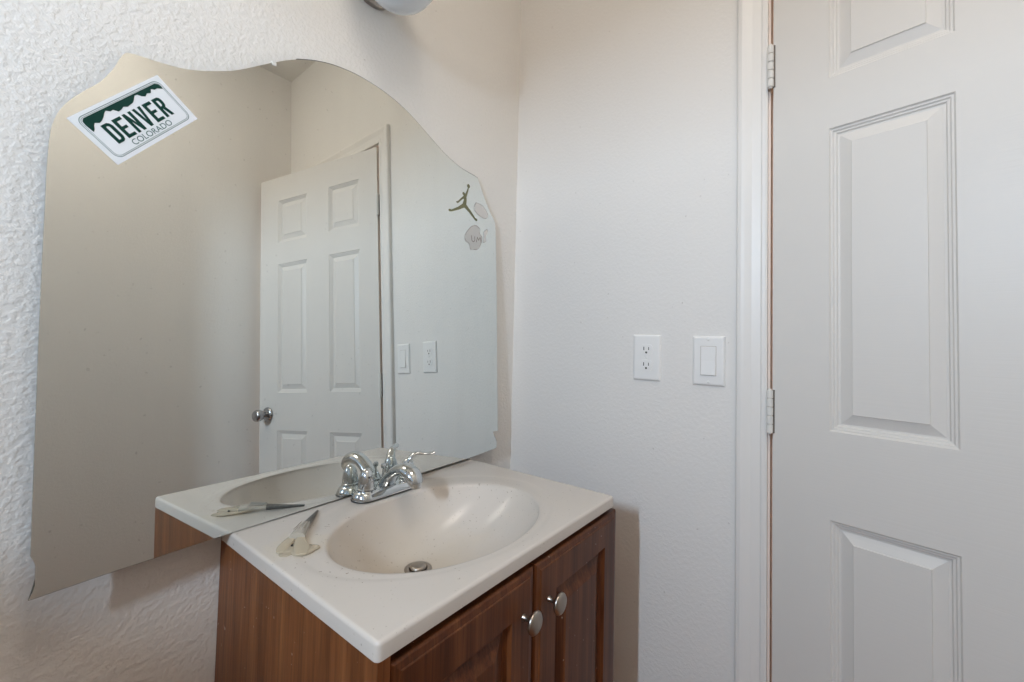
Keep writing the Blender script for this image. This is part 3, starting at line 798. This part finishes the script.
# ================================================================== NOZZLE lying on the sink top, glued by dried residue
a = V((-0.6570, -0.0690, H)); b = V((-0.7020, -0.1170, H)); c = V((-0.7180, -0.1330, H))
noz = thing('applicator_nozzle', 'cracked cloudy nozzle with dark grey tip stuck on left of sink top', 'nozzle', (-0.705, -0.125, H))
bm = NB(); sweep(bm, [(a.x, a.y, H+0.0035, .0018, .0018), ((a.x+b.x)/2, (a.y+b.y)/2, H+0.0045, .0042, .0036), (b.x, b.y, H+0.0060, .0068, .0055)], 18, 6)
obj('tip', bm, M_GREYP, noz, smooth=True, angle=0.8)
bm = NB(); sweep(bm, [(b.x, b.y, H+0.0062, .0072, .0058), (c.x, c.y, H+0.0068, .0095, .0062), (-0.7330, -0.1500, H+0.0068, .0120, .0060)], 20, 6)
obj('cone_body', bm, M_CLOUD, noz, smooth=True, angle=0.8)
bm = NB()
for k in range(4):
    s = (k-1.5)*0.0042; dn_ = V((0.70, -0.71, 0))
    p = V((-0.7040, -0.1190, H+0.0122)) + dn_*s; q2 = p + V((-0.020, -0.0215, 0.0008)) + dn_*s*0.5
    sweep(bm, [(p.x, p.y, p.z, .0008, .0008), (q2.x, q2.y, q2.z, .0010, .0008)], 8, 2)
obj('ribs', bm, plain('nozzle_ribs', (0.34, 0.31, 0.27), 0.4), noz)
bm = NB()
sweep(bm, [(-0.718, -0.130, H+0.0045, .0050, .0030), (-0.738, -0.142, H+0.0030, .0070, .0022), (-0.757, -0.158, H+0.0022, .0085, .0018), (-0.768, -0.172, H+0.0016, .0050, .0012)], 16, 6)
sweep(bm, [(-0.722, -0.142, H+0.0045, .0060, .0030), (-0.733, -0.162, H+0.0030, .0085, .0024), (-0.742, -0.184, H+0.0024, .0120, .0020), (-0.750, -0.200, H+0.0016, .0070, .0012)], 16, 6)
obj('split_tails', bm, M_CREAM, noz, smooth=True)
bm = NB()
for (x, y, r, h) in ((-0.752, -0.166, .016, .0022), (-0.741, -0.186, .018, .0022), (-0.728, -0.190, .010, .0015), (-0.763, -0.178, .009, .0012)):
    lathe(bm, [(r, -0.0004), (r*.92, h*.5), (r*.6, h*.9), (0, h)], (x, y, H+0.0004), (0, 0, 1), 22)
o = obj('dried_glue_blobs', bm, M_CREAM, noz, smooth=True)
bm = NB(); bmesh.ops.create_icosphere(bm, subdivisions=1, radius=0.0020, matrix=Matrix.Translation((-0.7480, -0.1660, H+0.0035))); obj('dark_crumb', bm, M_SLOT, noz)

# ================================================================== LIGHTS
# unlit opal wall globe above the mirror
wl = thing('wall_light', 'unlit round opal glass wall light above the mirror', 'wall light', (-0.545, 0, 1.94))
bm = NB(); lathe(bm, [(0.062, 0.0), (0.062, 0.010), (0.055, 0.018), (0.020, 0.022), (0.014, 0.040)], (-0.545, -0.0005, 1.96), (0, -1, 0), 36); obj('back_plate', bm, M_NICKEL, wl, smooth=True, angle=0.7)
bm = NB()
pr_ = [(0.0, -0.090)]
for k in range(1, 15):
    a_ = -PI/2 + (PI*0.80)*k/14; pr_.append((0.084*math.cos(a_), 0.090*math.sin(a_)))
pr_ += [(0.040, 0.082), (0.0, 0.084)]
lathe(bm, pr_, (-0.545, -0.105, 1.938), (0, 0, 1), 48); obj('glass_globe', bm, M_OPAL, wl, smooth=True)
# added fill dome on the unseen bathroom ceiling (lit)
cl = thing('fill_dome', 'added round lit fill dome on the unseen bathroom ceiling', 'fill light', (-0.95, -0.95, CEIL_Z))
bm = NB(); lathe(bm, [(0.285, 0.0), (0.285, -0.018), (0.265, -0.022)], (-0.95, -0.95, CEIL_Z), (0, 0, 1), 56); obj('fill_base', bm, M_TRIM, cl, smooth=True, angle=0.7)
bm = NB(); lathe(bm, [(0.265, -0.020), (0.25, -0.045), (0.19, -0.072), (0.10, -0.088), (0.0, -0.092)], (-0.95, -0.95, CEIL_Z), (0, 0, 1), 56); obj('fill_dome_shell', bm, M_FILL, cl, smooth=True, angle=0.9)
hl = cl.copy(); C.objects.link(hl); hl.location = (0.7, -0.7, CEIL_Z)  # second added fill dome, for the unseen hall
hl['label'] = 'added round lit fill dome in the unseen hall behind the door'
for ch in list(cl.children):
    c2 = ch.copy(); C.objects.link(c2); c2.parent = hl
